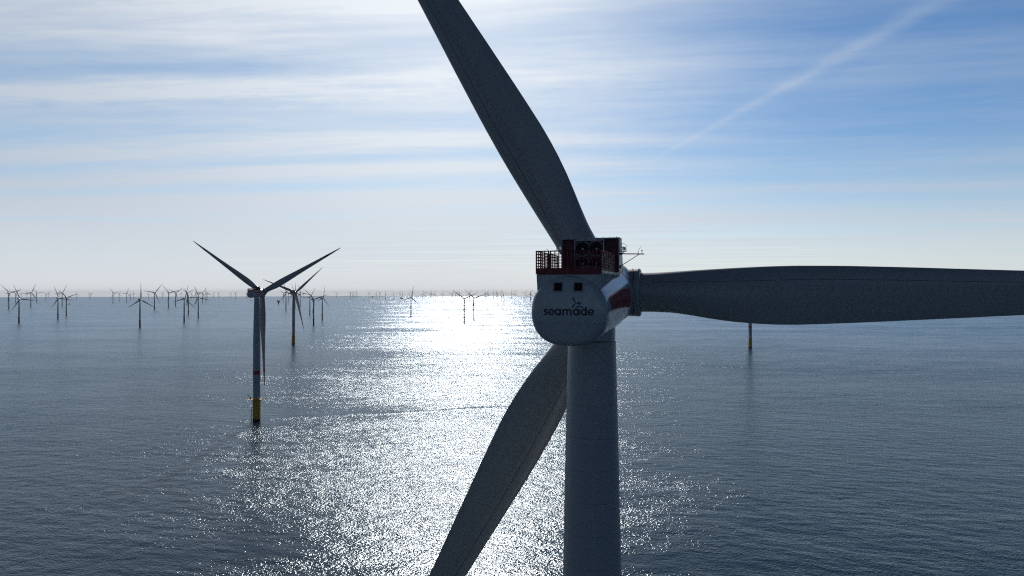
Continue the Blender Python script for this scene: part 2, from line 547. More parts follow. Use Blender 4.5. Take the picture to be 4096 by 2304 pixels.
def blade_mesh(name, n=28, sections=None, scale=1.0, root=0.0, mat_=None, strip=False):
    t_ = [q[0] for q in OUT]
    if sections is None:
        sections = sorted(set(list(np.linspace(2.9, 22, 26)) + list(np.linspace(22, 83.0, 34)) + [83.35, 83.5]))
    rings = []
    for r_ in sections:
        le, te = np.interp(r_, t_, [q[1] for q in OUT]), np.interp(r_, t_, [q[2] for q in OUT])
        w_ = float(np.clip((r_ - 4.0) / 13.0, 0, 1))
        w_ = w_ * w_ * (3 - 2 * w_)
        ch = le - te
        thick = np.interp(r_, [2.9, 5, 12, 19, 30, 45, 65, 80, 83.5], [4.06, 4.06, 3.0, 2.15, 1.45, 0.85, 0.42, 0.16, 0.03])
        tw = R(float(np.interp(r_, [3, 8, 18, 30, 50, 83], [12, 12, 9.5, 6, 2.5, 0])))
        ring = []
        for k in range(n):
            th = 2 * math.pi * k / n
            xc = 0.5 * (1 - math.cos(th))                 # 0 leading edge, 1 trailing edge
            circ = math.sin(th) * 0.5
            yt = (0.2969 * math.sqrt(xc) - 0.126 * xc - 0.3516 * xc ** 2 + 0.2843 * xc ** 3 - 0.1036 * xc ** 4) / 0.2
            foil = yt * (0.5 if th <= math.pi else -0.5) + 0.06 * math.sin(math.pi * xc)
            yv = thick * ((1 - w_) * circ + w_ * foil)
            xv = le - ch * xc
            # LE lies along -X; Y is upwind; pivot about the pitch axis
            ct, st_ = math.cos(tw), math.sin(tw)
            x_, y_ = -xv, -yv
            ring.append(((x_ * ct + y_ * st_) * scale, (y_ * ct - x_ * st_) * scale, root + r_ * scale))
        rings.append(ring)
    b_ = MB()
    b_.loft(rings, mat_ or M['blade'], flip=True)
    return b_


def strip_mesh():
    """row of vortex fins with the seam line beside it on the downwind face"""
    t_ = [q[0] for q in OUT]
    b_ = MB()

    def surf(r_, xc, lift):
        le, te = np.interp(r_, t_, [q[1] for q in OUT]), np.interp(r_, t_, [q[2] for q in OUT])
        w_ = float(np.clip((r_ - 4.0) / 13.0, 0, 1))
        w_ = w_ * w_ * (3 - 2 * w_)
        thick = np.interp(r_, [2.9, 5, 12, 19, 30, 45, 65, 80, 83.5], [4.06, 4.06, 3.0, 2.15, 1.45, 0.85, 0.42, 0.16, 0.03])
        tw = R(float(np.interp(r_, [3, 8, 18, 30, 50, 83], [12, 12, 9.5, 6, 2.5, 0])))
        th = math.acos(1 - 2 * xc)
        yt = (0.2969 * math.sqrt(xc) - 0.126 * xc - 0.3516 * xc ** 2 + 0.2843 * xc ** 3 - 0.1036 * xc ** 4) / 0.2
        yv = thick * ((1 - w_) * math.sin(th) * 0.5 + w_ * (yt * 0.5 + 0.06 * math.sin(math.pi * xc))) + lift
        x_, y_ = -(le - (le - te) * xc), -yv
        ct, st_ = math.cos(tw), math.sin(tw)
        return Vector((x_ * ct + y_ * st_, y_ * ct - x_ * st_, r_))
    pts = [surf(r_, float(np.interp(r_, [5, 20, 45], [0.30, 0.24, 0.27])), 0.01) for r_ in np.linspace(5, 46, 60)]
    for p, q in zip(pts, pts[1:]):
        b_.tube(p, q, 0.02, M['panel'], n=4)
    r_ = 7.0
    k = 0
    while r_ < 44:
        a = surf(r_, 0.33, 0.02)
        c = surf(r_ + (0.12 if k % 2 else -0.12), 0.33 + 0.115, 0.02)
        b_.tube(a, c, 0.02, M['blade'], n=4)
        r_ += 0.33
        k += 1
    return b_


def rotor_basis(tilt):
    ax = Vector((0, math.cos(R(tilt)), math.sin(R(tilt))))
    rr = Vector((1, 0, 0))
    return ax, rr, rr.cross(ax)


def blade_matrix(centre, tilt, cone, ang, yaw):
    ax, rr, uu = rotor_basis(tilt)
    s_ = rr * math.cos(ang) + uu * math.sin(ang)
    tt = -rr * math.sin(ang) + uu * math.cos(ang)
    c_ = R(cone)
    sp = s_ * math.cos(c_) + ax * math.sin(c_)
    ap = ax * math.cos(c_) - s_ * math.sin(c_)
    mrot = Matrix((-tt, ap, sp)).transposed().to_4x4()
    return Matrix.Rotation(-yaw, 4, 'Z') @ Matrix.Translation(centre) @ mrot


# ------------------------------------------------------------------ the large turbine, in full
TILT, CONE, OVERHANG = 5.0, 2.5, 7.5


def super_ring(y, cz, hw, top, bot, n=64, ex_t=2.0, ex_b=2.5, cx=-0.03):
    pts = []
    for k in range(n):
        a = 2 * math.pi * k / n
        c_, s_ = math.cos(a), math.sin(a)
        e = ex_t if s_ >= 0 else ex_b
        rr = (abs(c_) ** e + abs(s_) ** e) ** (-1.0 / e)
        pts.append((cx + hw * rr * c_, y, cz + (top if s_ >= 0 else bot) * rr * s_))
    return pts


TAIL = dict(cx=-0.27, cz=-1.42, hw=3.27, top=2.87, bot=3.05)


def tail_y(x, z):
    dx_, dz_ = abs(x - TAIL['cx']) / TAIL['hw'], abs(z - TAIL['cz']) / 2.95
    s_ = math.sqrt(dx_ ** 2 + dz_ ** 2)
    return -9.35 + 0.30 * s_ * s_


def nacelle_mesh():
    b_ = MB()
    rings = []
    for s_, y in ((0.02, -9.35), (0.3, None), (0.55, None), (0.75, None), (0.86, None), (0.93, -8.99), (0.975, -8.80), (1.0, -8.45)):
        yy = -9.35 + 0.30 * s_ * s_ if y is None else y
        rings.append(super_ring(yy, TAIL['cz'], 3.27 * s_, 2.87 * s_, 3.05 * s_, ex_b=2.5, cx=TAIL['cx']))
    for k in range(1, 11):
        f_ = k / 10
        y = -8.45 + f_ * 10.5
        cz = TAIL['cz'] + f_ * (-0.47 + 1.42)
        rings.append(super_ring(y, cz, 3.27 + 0.18 * f_, 2.87 + 0.58 * f_, 3.05 + 0.40 * f_, ex_b=2.5 - 0.5 * f_, cx=TAIL['cx'] * (1 - f_)))
    b_.loft(rings, M['nacelle'], flip=False)
    # square cover over the top, flush with the deck
    x0, x1, y0, y1, zt, zb = -3.08, 2.44, -8.62, 1.7, 1.56, -1.2
    rr = 0.06
    pts = lambda z, i: [(x0 + i, y0 + i, z), (x1 - i, y0 + i, z), (x1 - i, y1 - i, z), (x0 + i, y1 - i, z)]
    b_.loft([pts(zb, 0.12), pts(zt - rr, 0.0), pts(zt, rr)], M['nacelle'], smooth=False)
    # underside housing round the yaw bearing
    b_.lathe([(2.22, -4.5), (2.22, -3.0)], M['nacelle'], n=40)
    return b_


def deck_mesh():
    b_ = MB()
    b_.box((-0.32, -3.40, 1.70), (5.66, 10.4, 0.27), M['steel'])
    for k in range(9):
        b_.box((2.53, -8.2 + k * 1.2, 1.52), (0.05, 0.10, 0.30), M['steel'])
    return b_


def railing_mesh():
    b_ = MB()
    z0, z1 = 1.86, 3.50
    xl, xr, yb, yf = -3.06, 2.42, -8.72, -1.15

    def run(p, q, n_post, fine, dense):
        p, q = Vector(p), Vector(q)
        for k in range(n_post + 1):
            c = p.lerp(q, k / n_post)
            b_.box((c.x, c.y, (z0 + z1) / 2), (0.10, 0.10, z1 - z0), M['rail'])
            if k < n_post:
                for f_ in (0.36, 0.68):
                    c2 = p.lerp(q, (k + f_) / n_post)
                    b_.box((c2.x, c2.y, (z0 + z1) / 2), (0.07, 0.07, z1 - z0), M['rail'])
        for i, z in enumerate(np.linspace(z0 + 0.10, z1 - 0.03, 7)):
            b_.tube((p.x, p.y, z), (q.x, q.y, z), 0.05 if i in (0, 6) else 0.036, M['rail'], n=6)
        ln = (q - p).length
        nn = int(ln / fine)
        for k in range(1, nn):
            c = p.lerp(q, k / nn)
            b_.tube((c.x, c.y, z0), (c.x, c.y, z1 - 0.05), 0.011, M['rail'], n=4)
        for z in np.arange(z0 + 0.12, z1, dense):
            b_.tube((p.x, p.y, z), (q.x, q.y, z), 0.011, M['rail'], n=4)
        d = (q - p).normalized()
        c = (p + q) / 2
        b_.box((c.x, c.y, z0 + 0.10), (ln if abs(d.x) > 0.5 else 0.03, ln if abs(d.y) > 0.5 else 0.03, 0.2), M['rail'])
    run((xl, yb, 0), (xl + 1.05, yb, 0), 1, 0.35, 0.9)
    run((xl + 1.22, yb, 0), (xr, yb, 0), 4, 0.35, 0.9)
    b_.box(((xl + xr) / 2, -8.765, 1.77), (xr - xl + 0.08, 0.05, 0.44), M['rail'])     # solid toe board across the back
    run((xr, yb, 0), (xr, yf, 0), 6, 0.05, 0.06)
    run((xl, yb, 0), (xl, yf, 0), 4, 0.6, 0.9)
    return b_


def cooler_mesh():
    b_ = MB()
    zb, zt = 1.84, 5.06
    xa, xb, xc, xd = -2.77, -1.46, 1.29, 2.76
    # tapered side walls, top rail, back
    for x, s_ in ((xa, 1), (xd, -1)):
        x1 = x + s_ * 0.10
        lo, hi = sorted((x, x1))
        b_.loft([[(lo, -0.9, zb), (hi, -0.9, zb), (hi, 1.55, zb), (lo, 1.55, zb)], [(lo, -0.9, zt), (hi, -0.9, zt), (hi, 0.55, zt), (lo, 0.55, zt)]], M['paint'], smooth=False)
    b_.box((-0.005, -0.18, zt + 0.02), (5.56, 1.5, 0.10), M['steel'])
    b_.box((-0.005, 0.52, (zb + zt) / 2), (5.3, 0.08, zt - zb - 0.1), M['panel'])
    for x in (xb, xc):
        b_.box((x, -0.2, (zb + zt) / 2), (0.09, 1.36, zt - zb - 0.1), M['steel'])
    # red wing panels either side, set back a little
    b_.box(((xa + xb) / 2, -0.62, (zb + zt) / 2), (xb - xa - 0.2, 0.06, zt - zb - 0.12), M['panel'])
    b_.box(((xc + xd) / 2, -0.62, (zb + zt) / 2), (xd - xc - 0.2, 0.06, zt - zb - 0.12), M['panel'])
    # middle bay: framed fan wall, built as strips round the four openings
    cx_ = (-0.76, 0.56)
    cz_ = (4.13, 2.72)
    r_ = 0.62
    n = 24
    for x in cx_:
        for z in cz_:
            outer, inner = [], []
            for k in range(n):
                a = 2 * math.pi * (k + 0.5) / n
                ca, sa = math.cos(a), math.sin(a)
                k_ = 0.685 / max(abs(ca), abs(sa))
                outer.append((x + min(0.655, 0.655) * ca * k_ / 0.685, -0.80, z + 0.70 * sa * k_ / 0.685))
                inner.append((x + r_ * ca, -0.80, z + r_ * sa))
            deep = [(p[0], -0.35, p[2]) for p in inner]
            b_.loft([outer, inner, deep], M['frame'], cap0=False, cap1=False, smooth=False)
    b_.box(((xb + xc) / 2, -0.78, 4.95), (xc - xb - 0.1, 0.1, 0.16), M['steel'])
    b_.box(((xb + xc) / 2, -0.78, 3.425), (xc - xb - 0.1, 0.12, 0.05), M['steel'])
    for k in range(9):
        b_.tube((-2.5 + k * 0.62, -0.7, zt + 0.07), (-2.5 + k * 0.62, -0.7, zt + 0.16), 0.03, M['steel'], n=6)
    return b_


def fan_mesh(x, z):
    b_ = MB()
    n = 24
    b_.tube((x, -0.40, z), (x, -0.37, z), 0.60, M['dark'], n=n)
    b_.tube((x, -0.60, z), (x, -0.40, z), 0.11, M['steel'], n=12)
    for k in range(7):
        a = 2 * math.pi * k / 7
        c = Vector((x + 0.34 * math.cos(a), -0.5, z + 0.34 * math.sin(a)))
        d = Vector((math.cos(a), 0, math.sin(a)))
        t_ = Vector((-math.sin(a), 0.45, math.cos(a)))
        p = [c - d * 0.24 - t_ * 0.06, c + d * 0.24 - t_ * 0.13, c + d * 0.24 + t_ * 0.13, c - d * 0.24 + t_ * 0.06]
        q = [v + Vector((0, 0.015, 0)) for v in p]
        b_.loft([p, q], M['dark'], smooth=False)
    for r_ in (0.2, 0.34, 0.48, 0.60):
        ring = [Vector((x + r_ * math.cos(2 * math.pi * k / n), -0.70, z + r_ * math.sin(2 * math.pi * k / n))) for k in range(n + 1)]
        b_.path(ring, 0.012, M['dark'], n=4)
    return b_


def beacon_mesh(s_):
    b_ = MB()
    x = 3.05 * s_
    z = 3.96 if s_ > 0 else 4.10
    b_.box((2.98 * s_, -0.5, z - 0.10), (0.75, 0.5, 0.07), M['panel'])
    b_.tube((2.66 * s_, -0.5, z - 0.5), (3.2 * s_, -0.5, z - 0.12), 0.04, M['panel'])
    b_.lathe([(0.20, 0), (0.27, 0.04), (0.27, 0.10), (0.24, 0.12), (0.24, 0.24), (0.16, 0.30)], M['lamp'], n=20, c=(x, -0.5, z))
    hoop = [Vector((x + 0.30 * math.cos(math.pi * k / 12), -0.5, z + 0.28 + 0.34 * math.sin(math.pi * k / 12))) for k in range(13)]
    hoop = [Vector((x + 0.30, -0.5, z - 0.06))] + hoop + [Vector((x - 0.30, -0.5, z - 0.06))]
    b_.path(hoop, 0.016, M['steel'], n=5)
    return b_


def sensor_mesh():
    b_ = MB()
    y = -0.45
    b_.tube((2.70, y, 3.62), (4.98, y, 3.56), 0.05, M['dark'], n=8)
    b_.tube((2.76, y, 2.44), (4.52, y, 3.55), 0.035, M['dark'], n=8)
    b_.box((2.80, y, 2.40), (0.12, 0.2, 0.3), M['dark'])
    b_.box((2.80, y, 3.60), (0.22, 0.24, 0.2), M['dark'])
    b_.tube((4.78, y, 3.57), (4.78, y, 3.84), 0.022, M['dark'])
    b_.tube((4.78, y, 3.82), (4.78, y, 3.93), 0.035, M['dark'], r1=0.08)
    whip = [Vector((4.42 + 0.30 * (k / 8) ** 2.0, y, 3.57 + 0.72 * (k / 8))) for k in range(9)]
    b_.path(whip, 0.016, M['dark'], n=5)
    b_.tube(whip[0], whip[2], 0.03, M['dark'], n=6)
    return b_


def whip_mesh():
    b_ = MB()
    pts = [Vector((-2.0 - 0.45 * (k / 6), -8.7 + 1.0, 3.3 + 0.45 * (k / 6) ** 0.8)) for k in range(7)]
    b_.path(pts, 0.014, M['dark'], n=5)
    return b_


def window_mesh(x, z):
    fr, gl = MB(), MB()

    def rrect(h, r_, dy_):
        out = []
        for cx_, cz_, a0 in ((h - r_, h - r_, 0), (-h + r_, h - r_, 90), (-h + r_, -h + r_, 180), (h - r_, -h + r_, 270)):
            for k in range(5):
                a = R(a0 + k * 22.5)
                px_, pz_ = x + cx_ + r_ * math.cos(a), z + cz_ + r_ * math.sin(a)
                out.append((px_, tail_y(px_, pz_) - dy_, pz_))
        return out
    fr.loft([rrect(0.455, 0.10, -0.05), rrect(0.45, 0.10, 0.035), rrect(0.40, 0.08, 0.035), rrect(0.385, 0.07, 0.012), rrect(0.335, 0.05, 0.012), rrect(0.33, 0.04, -0.03)], M['paint'], cap0=False, cap1=False, smooth=False, flip=True)
    gl.loft([rrect(0.334, 0.045, -0.03), rrect(0.33, 0.045, 0.006)], M['glass'], cap0=False, smooth=False, flip=True)
    return fr, gl


def ribbon(b_, pts, wd, m_, cap=True, lift=0.006, th=0.010):
    """flat stroke on the curved tail, as thick as vinyl lettering"""
    pts = [Vector((p[0], 0, p[1])) for p in pts]
    n = len(pts)
    L_, R_ = [], []
    for i, p in enumerate(pts):
        a = pts[max(i - 1, 0)]
        c = pts[min(i + 1, n - 1)]
        d = (c - a).normalized()
        nn = Vector((-d.z, 0, d.x))
        L_.append(p + nn * wd / 2)
        R_.append(p - nn * wd / 2)
    rings = []
    for l_, r_ in zip(L_, R_):
        rings.append([Vector((q.x, tail_y(q.x, q.z) - e, q.z)) for q, e in ((l_, -0.01), (l_, lift + th * 0), (r_, lift + th * 0), (r_, -0.01))])
    b_.loft(rings, m_, smooth=False)


def arc(cx_, cz_, rx, rz, a0, a1, n=20):
    return [(cx_ + rx * math.cos(R(a0 + (a1 - a0) * k / n)), cz_ + rz * math.sin(R(a0 + (a1 - a0) * k / n))) for k in range(n + 1)]


def letters_mesh():
    b_ = MB()
    nv = M['navy']
    w_ = 0.128
    zb = -1.886
    X0 = lambda lx: -2.28 + (lx - 155) * 0.001963
    xh = 0.545
    r_ = (xh - w_) / 2
    zc_ = zb + xh / 2
    lift = [0.006]

    def st(pts, wd=w_):
        lift[0] += 0.0004                      # overlapping strokes never share a plane
        ribbon(b_, pts, wd, nv, lift=lift[0])
    # s
    cx_ = X0(246)
    rs = 0.135
    st(arc(cx_ + 0.01, zb + xh - w_ / 2 - 0.105, 0.125, 0.105, 25, 180, 12) + [(cx_ - 0.105, zc_ + 0.055), (cx_ - 0.03, zc_ + 0.012), (cx_ + 0.06, zc_ - 0.03)] + arc(cx_ - 0.01, zb + w_ / 2 + 0.105, 0.13, 0.105, 25, -150, 14))

    def e(lx):
        c = X0(lx)
        st(arc(c, zc_, r_, r_, 2, 318, 30))
        st([(c - r_, zc_ - 0.012), (c + r_ + w_ / 2 - 0.004, zc_ - 0.012)], w_ * 0.62)

    def bowl(lx0, lx1, ztop):
        xr_ = X0(lx1) - w_ / 2
        c = X0(lx0) + w_ / 2 + r_ * 0.98
        st(arc(c, zc_, r_, r_, 0, 360, 36))
        st([(xr_, zb), (xr_, ztop)])
    e(490)
    bowl(637, 915, zb + xh - 0.02)
    # m
    xa_, xb_, xc_ = X0(975) + w_ / 2, X0(1175), X0(1375) - w_ / 2
    st([(xa_, zb), (xa_, zb + xh - 0.01)])
    for u0, u1 in ((xa_, xb_), (xb_, xc_)):
        rx = (u1 - u0) / 2
        st(arc((u0 + u1) / 2, zb + xh - w_ / 2 - rx * 0.95, rx, rx * 0.95, 170, 0, 16) + [(u1, zb)])
    bowl(1420, 1715, zb + xh - 0.02)
    bowl(1745, 2010, zb + 0.70)
    e(2178)
    return b_


def emblem_mesh():
    b_ = MB()
    P_ = lambda lx, ly: (-2.28 + (lx - 155) * 0.001963, -1.886 + (885 - ly) * 0.0019)

    def blade(h, tip, m_, w0=0.10, w1=0.14, lift=0.006):
        h, tip = Vector((*P_(*h), 0)), Vector((*P_(*tip), 0))
        d = (tip - h).normalized()
        nn = Vector((-d.y, d.x, 0))
        L = (tip - h).length
        prof = [(0.10, w0 * 0.5), (0.2, w0), (0.5, w1), (0.8, w1 * 0.92), (0.95, w1 * 0.7), (1.0, w1 * 0.35)]
        rings = []
        for f_, wd in prof:
            c = h + d * (L * f_)
            ring = []
            for sgn, e_ in ((1, -0.01), (1, lift), (-1, lift), (-1, -0.01)):
                q = c + nn * (wd / 2 * sgn)
                ring.append((q.x, tail_y(q.x, q.y) - e_, q.y))
            rings.append(ring)
        b_.loft(rings, m_, smooth=False)
    hub = (1695, 465)
    blade(hub, (1680, 268), M['blue'], lift=0.005)
    blade(hub, (1535, 562), M['blue'], lift=0.0054)
    blade(hub, (1866, 548), M['blue'], lift=0.0058)
    hub = (1522, 338)
    blade(hub, (1425, 100), M['teal'], w1=0.15, lift=0.0075)
    blade(hub, (1388, 555), M['teal'], w1=0.15, lift=0.0079)
    blade(hub, (1795, 362), M['teal'], w1=0.16, lift=0.0083)
    c = P_(1520, 340)
    ring = [(c[0] + 0.055 * math.cos(2 * math.pi * k / 16), 0, c[1] + 0.055 * math.sin(2 * math.pi * k / 16)) for k in range(16)]
    b_.loft([[(p[0], tail_y(p[0], p[2]) + 0.01, p[2]) for p in ring], [(p[0], tail_y(p[0], p[2]) - 0.009, p[2]) for p in ring]], M['teal'], smooth=False, flip=True)
    return b_


def hub_mesh():
    """built with its spin axis along +Y and blade collars at 0, 120, 240 degrees"""
    b_ = MB()
    n = 56
    prof = [(3.36, -5.28), (3.40, -5.1), (3.40, -3.9), (3.34, -3.4), (3.30, -2.6), (3.38, -1.6), (3.42, -0.6), (3.40, 0.4), (3.25, 1.4), (2.9, 2.3), (2.3, 3.1), (1.5, 3.7), (0.7, 4.0), (0.05, 4.08)]
    rings = [[(r_ * math.cos(2 * math.pi * k / n), y, r_ * math.sin(2 * math.pi * k / n)) for k in range(n)] for r_, y in prof]
    b_.loft(rings, M['hub'], flip=False)
    rr = [[(3.33 * math.cos(2 * math.pi * k / n), y, 3.33 * math.sin(2 * math.pi * k / n)) for k in range(n)] for y in (-5.55, -5.2)]
    b_.loft(rr, M['dark'])
    for k in range(3):
        a = 2 * math.pi * k / 3
        s_ = Vector((math.cos(a), 0, math.sin(a))) * math.cos(R(CONE)) + Vector((0, 1, 0)) * math.sin(R(CONE))
        u_ = Vector((-math.sin(a), 0, math.cos(a)))
        v_ = s_.cross(u_)
        prof = [(1.2, 2.46, M['hub']), (3.05, 2.46, M['hub']), (3.07, 2.43, M['dark']), (3.12, 2.43, M['dark']), (3.14, 2.50, M['hub']), (3.52, 2.52, M['hub']), (3.66, 2.46, M['hub']), (3.74, 2.30, M['hub']), (3.74, 1.9, M['hub'])]
        m_ = 44
        ring = lambda h_, r_: [s_ * h_ + u_ * (r_ * math.cos(2 * math.pi * j / m_)) + v_ * (r_ * math.sin(2 * math.pi * j / m_)) for j in range(m_)]
        for (h0_, r0_, _), (h1_, r1_, mm) in zip(prof, prof[1:]):
            b_.loft([ring(h0_, r0_), ring(h1_, r1_)], mm, cap0=False, cap1=False)
        # small bolts round the collar
        for j in range(36):
            aa = 2 * math.pi * j / 36
            p = s_ * 2.9 + (u_ * math.cos(aa) + v_ * math.sin(aa)) * 2.45
            o_ = (u_ * math.cos(aa) + v_ * math.sin(aa)) * 0.05
            b_.tube(p, p + o_, 0.045, M['hub'], n=6)
    return b_


def tower_mesh():
    b_ = MB()
    prof = [(3.0, 18.0), (3.0, 66.0), (2.9, 72), (2.75, 82.0), (2.5, 94.0), (2.27, 103.2), (2.27, 103.9)]
    z = sorted(set([p[1] for p in prof] + [39.0, 42.2, 50, 58]))
    prof = [(float(np.interp(q, [p[1] for p in prof], [p[0] for p in prof])), q) for q in z]
    b_.lathe(prof, M['tower'], n=72)
    return b_


def foundation_mesh():
    b_ = MB()
    b_.lathe([(3.14, -8.0), (3.14, 1.7)], M['splash'], n=40)
    b_.lathe([(3.16, 1.7), (3.16, 17.6), (3.3, 17.7), (3.3, 18.05)], M['yellow'], n=40)
    return b_


def platform_mesh():
    b_ = MB()
    ring = []
    for k in range(28):
        a = 2 * math.pi * k / 28
        r_ = 4.75
        x, y = r_ * math.cos(a), r_ * math.sin(a)
        if x < -1.5:
            x = x * 1.85 + 1.2
        ring.append((x, y))
    b_.loft([[(x, y, 17.75) for x, y in ring], [(x, y, 18.0) for x, y in ring]], M['yellow'], smooth=False)
    for z in (18.55, 19.1):
        b_.path([(x * 0.985, y * 0.985, z) for x, y in ring + ring[:1]], 0.05, M['yellow'], n=5)
    for x, y in ring:
        b_.tube((x * 0.985, y * 0.985, 18.0), (x * 0.985, y * 0.985, 19.1), 0.05, M['yellow'], n=5)
    for k in range(6):
        a = 2 * math.pi * k / 6
        b_.tube((3.1 * math.cos(a), 3.1 * math.sin(a), 15.6), (4.6 * math.cos(a), 4.6 * math.sin(a), 17.75), 0.12, M['yellow'])
    return b_


def crane_mesh():
    b_ = MB()
    b_.tube((-4.9, -0.6, 18.0), (-4.9, -0.6, 19.9), 0.42, M['splash'], r1=0.34, n=12)
    b_.tube((-4.9, -0.6, 19.7), (-7.6, -1.4, 23.0), 0.32, M['splash'], r1=0.16, n=8)
    b_.box((-4.7, -0.6, 20.0), (0.9, 0.8, 0.7), M['splash'])
    b_.tube((-7.5, -1.4, 22.9), (-7.5, -1.4, 22.2), 0.06, M['dark'])
    return b_


def landing_mesh():
    b_ = MB()
    for dy_ in (-0.75, 0.75):
        b_.tube((-4.35, dy_, -3.0), (-4.35, dy_, 10.6), 0.26, M['yellow'], n=10)
        b_.tube((-4.35, dy_, 10.6), (-3.1, dy_, 11.3), 0.2, M['yellow'], n=8)
        for z in (1.5, 5.0, 8.4):
            b_.tube((-4.35, dy_, z), (-3.05, dy_, z), 0.18, M['yellow'], n=8)
    for dy_ in (-0.25, 0.25):
        b_.tube((-3.95, dy_, -1.0), (-3.95, dy_, 17.8), 0.06, M['yellow'], n=6)
    for k in range(60):
        b_.tube((-3.95, -0.25, -0.8 + k * 0.31), (-3.95, 0.25, -0.8 + k * 0.31), 0.035, M['yellow'], n=4)
    for z in (6.0, 11.0, 14.6):
        b_.tube((-3.95, 0, z), (-3.05, 0, z), 0.08, M['yellow'], n=6)
    b_.box((-3.9, 0, 12.6), (0.9, 1.1, 0.12), M['yellow'])
    return b_


ME = {}


def cached(key, fn):
    if key not in ME:
        ME[key] = fn().mesh(key)
    return ME[key]


def big_turbine(x, y, yaw_deg, phase_deg, label, group=None):
    root = bpy.data.objects.new('wind_turbine', None)
    COL.objects.link(root)
    root.location = (x, y, sea_z(x, y))
    tag(root, label, 'wind turbine', group)
    yaw = R(yaw_deg)
    az = math.atan2(x, y)
    TR = Matrix.Translation
    fnd = obj('foundation', cached('foundation', foundation_mesh), root, Matrix.Rotation(-az, 4, 'Z'))
    obj('work_platform', cached('work_platform', platform_mesh), fnd)
    obj('davit_crane', cached('davit_crane', crane_mesh), fnd)
    obj('boat_landing', cached('boat_landing', landing_mesh), fnd)
    obj('tower', cached('tower', tower_mesh), root)
    Y_ = Matrix.Rotation(-yaw, 4, 'Z') @ TR((0, 0, HUB))
    nac = obj('nacelle', cached('nacelle', nacelle_mesh), root, Y_)
    for x_, z_ in ((-1.067, 0.47), (0.64, 0.47)):
        k = 'window%.1f' % x_
        if k not in ME:
            a, b_ = window_mesh(x_, z_)
            ME[k], ME[k + 'g'] = a.mesh('window_frame'), b_.mesh('window_pane')
        obj('window_frame', ME[k], nac)
        obj('window_pane', ME[k + 'g'], nac)
    obj('lettering', cached('lettering', letters_mesh), nac)
    obj('emblem', cached('emblem', emblem_mesh), nac)
    obj('roof_deck', cached('roof_deck', deck_mesh), nac)
    obj('deck_railing', cached('deck_railing', railing_mesh), root, Y_)
    clr = obj('cooler', cached('cooler', cooler_mesh), root, Y_)
    for i, x_ in enumerate((-0.76, 0.56)):
        for j, z_ in enumerate((4.13, 2.72)):
            obj('fan', cached('fan%d%d' % (i, j), lambda: fan_mesh(x_, z_)), clr)
    for s_ in (-1, 1):
        obj('warning_light', cached('warning_light%d' % s_, lambda: beacon_mesh(s_)), root, Y_)
    obj('sensor_arm', cached('sensor_arm', sensor_mesh), root, Y_)
    obj('whip_antenna', cached('whip_antenna', whip_mesh), root, Y_)
    ax, rr, uu = rotor_basis(TILT)
    c = Vector((0, OVERHANG, HUB))
    basis = Matrix((rr, ax, uu)).transposed().to_4x4()
    ph = R(phase_deg)
    obj('hub', cached('hub', hub_mesh), root, Matrix.Rotation(-yaw, 4, 'Z') @ TR(c) @ basis @ Matrix.Rotation(-ph, 4, 'Y'))
    for k in range(3):
        bl = obj('blade', cached('blade', lambda: blade_mesh('blade')), root, blade_matrix(c, TILT, CONE, ph + k * 2 * math.pi / 3, yaw))
        obj('vortex_fin_row', cached('vortex_fins', strip_mesh), bl)  # separate small vortex fins in a row, plus the seam line
    return root


# ------------------------------------------------------------------ the smaller, farther turbines
KIND = {'b': dict(hub=108.5, rad=83.5, r0=3.0, r1=2.25, tp=18.0), 's': dict(hub=86.0, rad=56.0, r0=2.35, r1=1.5, tp=19.0),
        'm': dict(hub=95.5, rad=62.0, r0=2.7, r1=1.9, tp=17.0), 'c': dict(hub=95.5, rad=63.0, r0=2.7, r1=1.9, tp=20.0)}
SEC = [2.9, 5, 8, 12, 17, 23, 32, 45, 60, 75, 82, 83.5]


def small_foundation(kd, b_):
    K = KIND[kd]
    if kd == 'c':
        top, bot = 3.4, 9.5
        q = lambda s_, i: [Vector((sx_ * s_, sy_ * s_, i)) for sx_, sy_ in ((1, 1), (-1, 1), (-1, -1), (1, -1))]
        t_, m_, l_ = q(top, 17.5), q(6.0, 8.5), q(bot, -2.0)
        for k in range(4):
            b_.tube(l_[k], t_[k], 0.7, M['yellow'], n=6)
            b_.tube(t_[k], m_[(k + 1) % 4], 0.4, M['yellow'], n=4)
            b_.tube(m_[k], t_[(k + 1) % 4], 0.4, M['yellow'], n=4)
            b_.tube(m_[k], l_[(k + 1) % 4], 0.4, M['yellow'], n=4)
            b_.tube(l_[k], m_[(k + 1) % 4], 0.4, M['yellow'], n=4)
        b_.box((0, 0, 18.8), (8.5, 8.5, 2.6), M['yellow'])
    else:
        r_ = K['r0'] * 1.1
        b_.lathe([(r_ * 1.02, -5), (r_ * 1.02, 2.0)], M['splash'], n=16)
        b_.lathe([(r_, 2.0), (r_, K['tp'])], M['brown' if kd == 's' else 'yellow'], n=16)
        b_.lathe([(r_ * 1.9, K['tp']), (r_ * 1.9, K['tp'] + 0.6)], M['splash'], n=16, c=(-1.2, 0, 0))
        b_.tube((-r_ * 1.6, 0, K['tp']), (-r_ * 2.4, 0, K['tp'] + 4), 0.3, M['splash'], n=5)
    return b_


def small_tower(kd, b_):
    K = KIND[kd]
    t_ = K['tp'] + 0.02
    b_.lathe([(K['r0'], t_), (K['r0'] * 0.97, t_ + (K['hub'] - t_) * 0.45), (K['r1'], K['hub'] - 2.2)], M['paint'], n=20)
    return b_


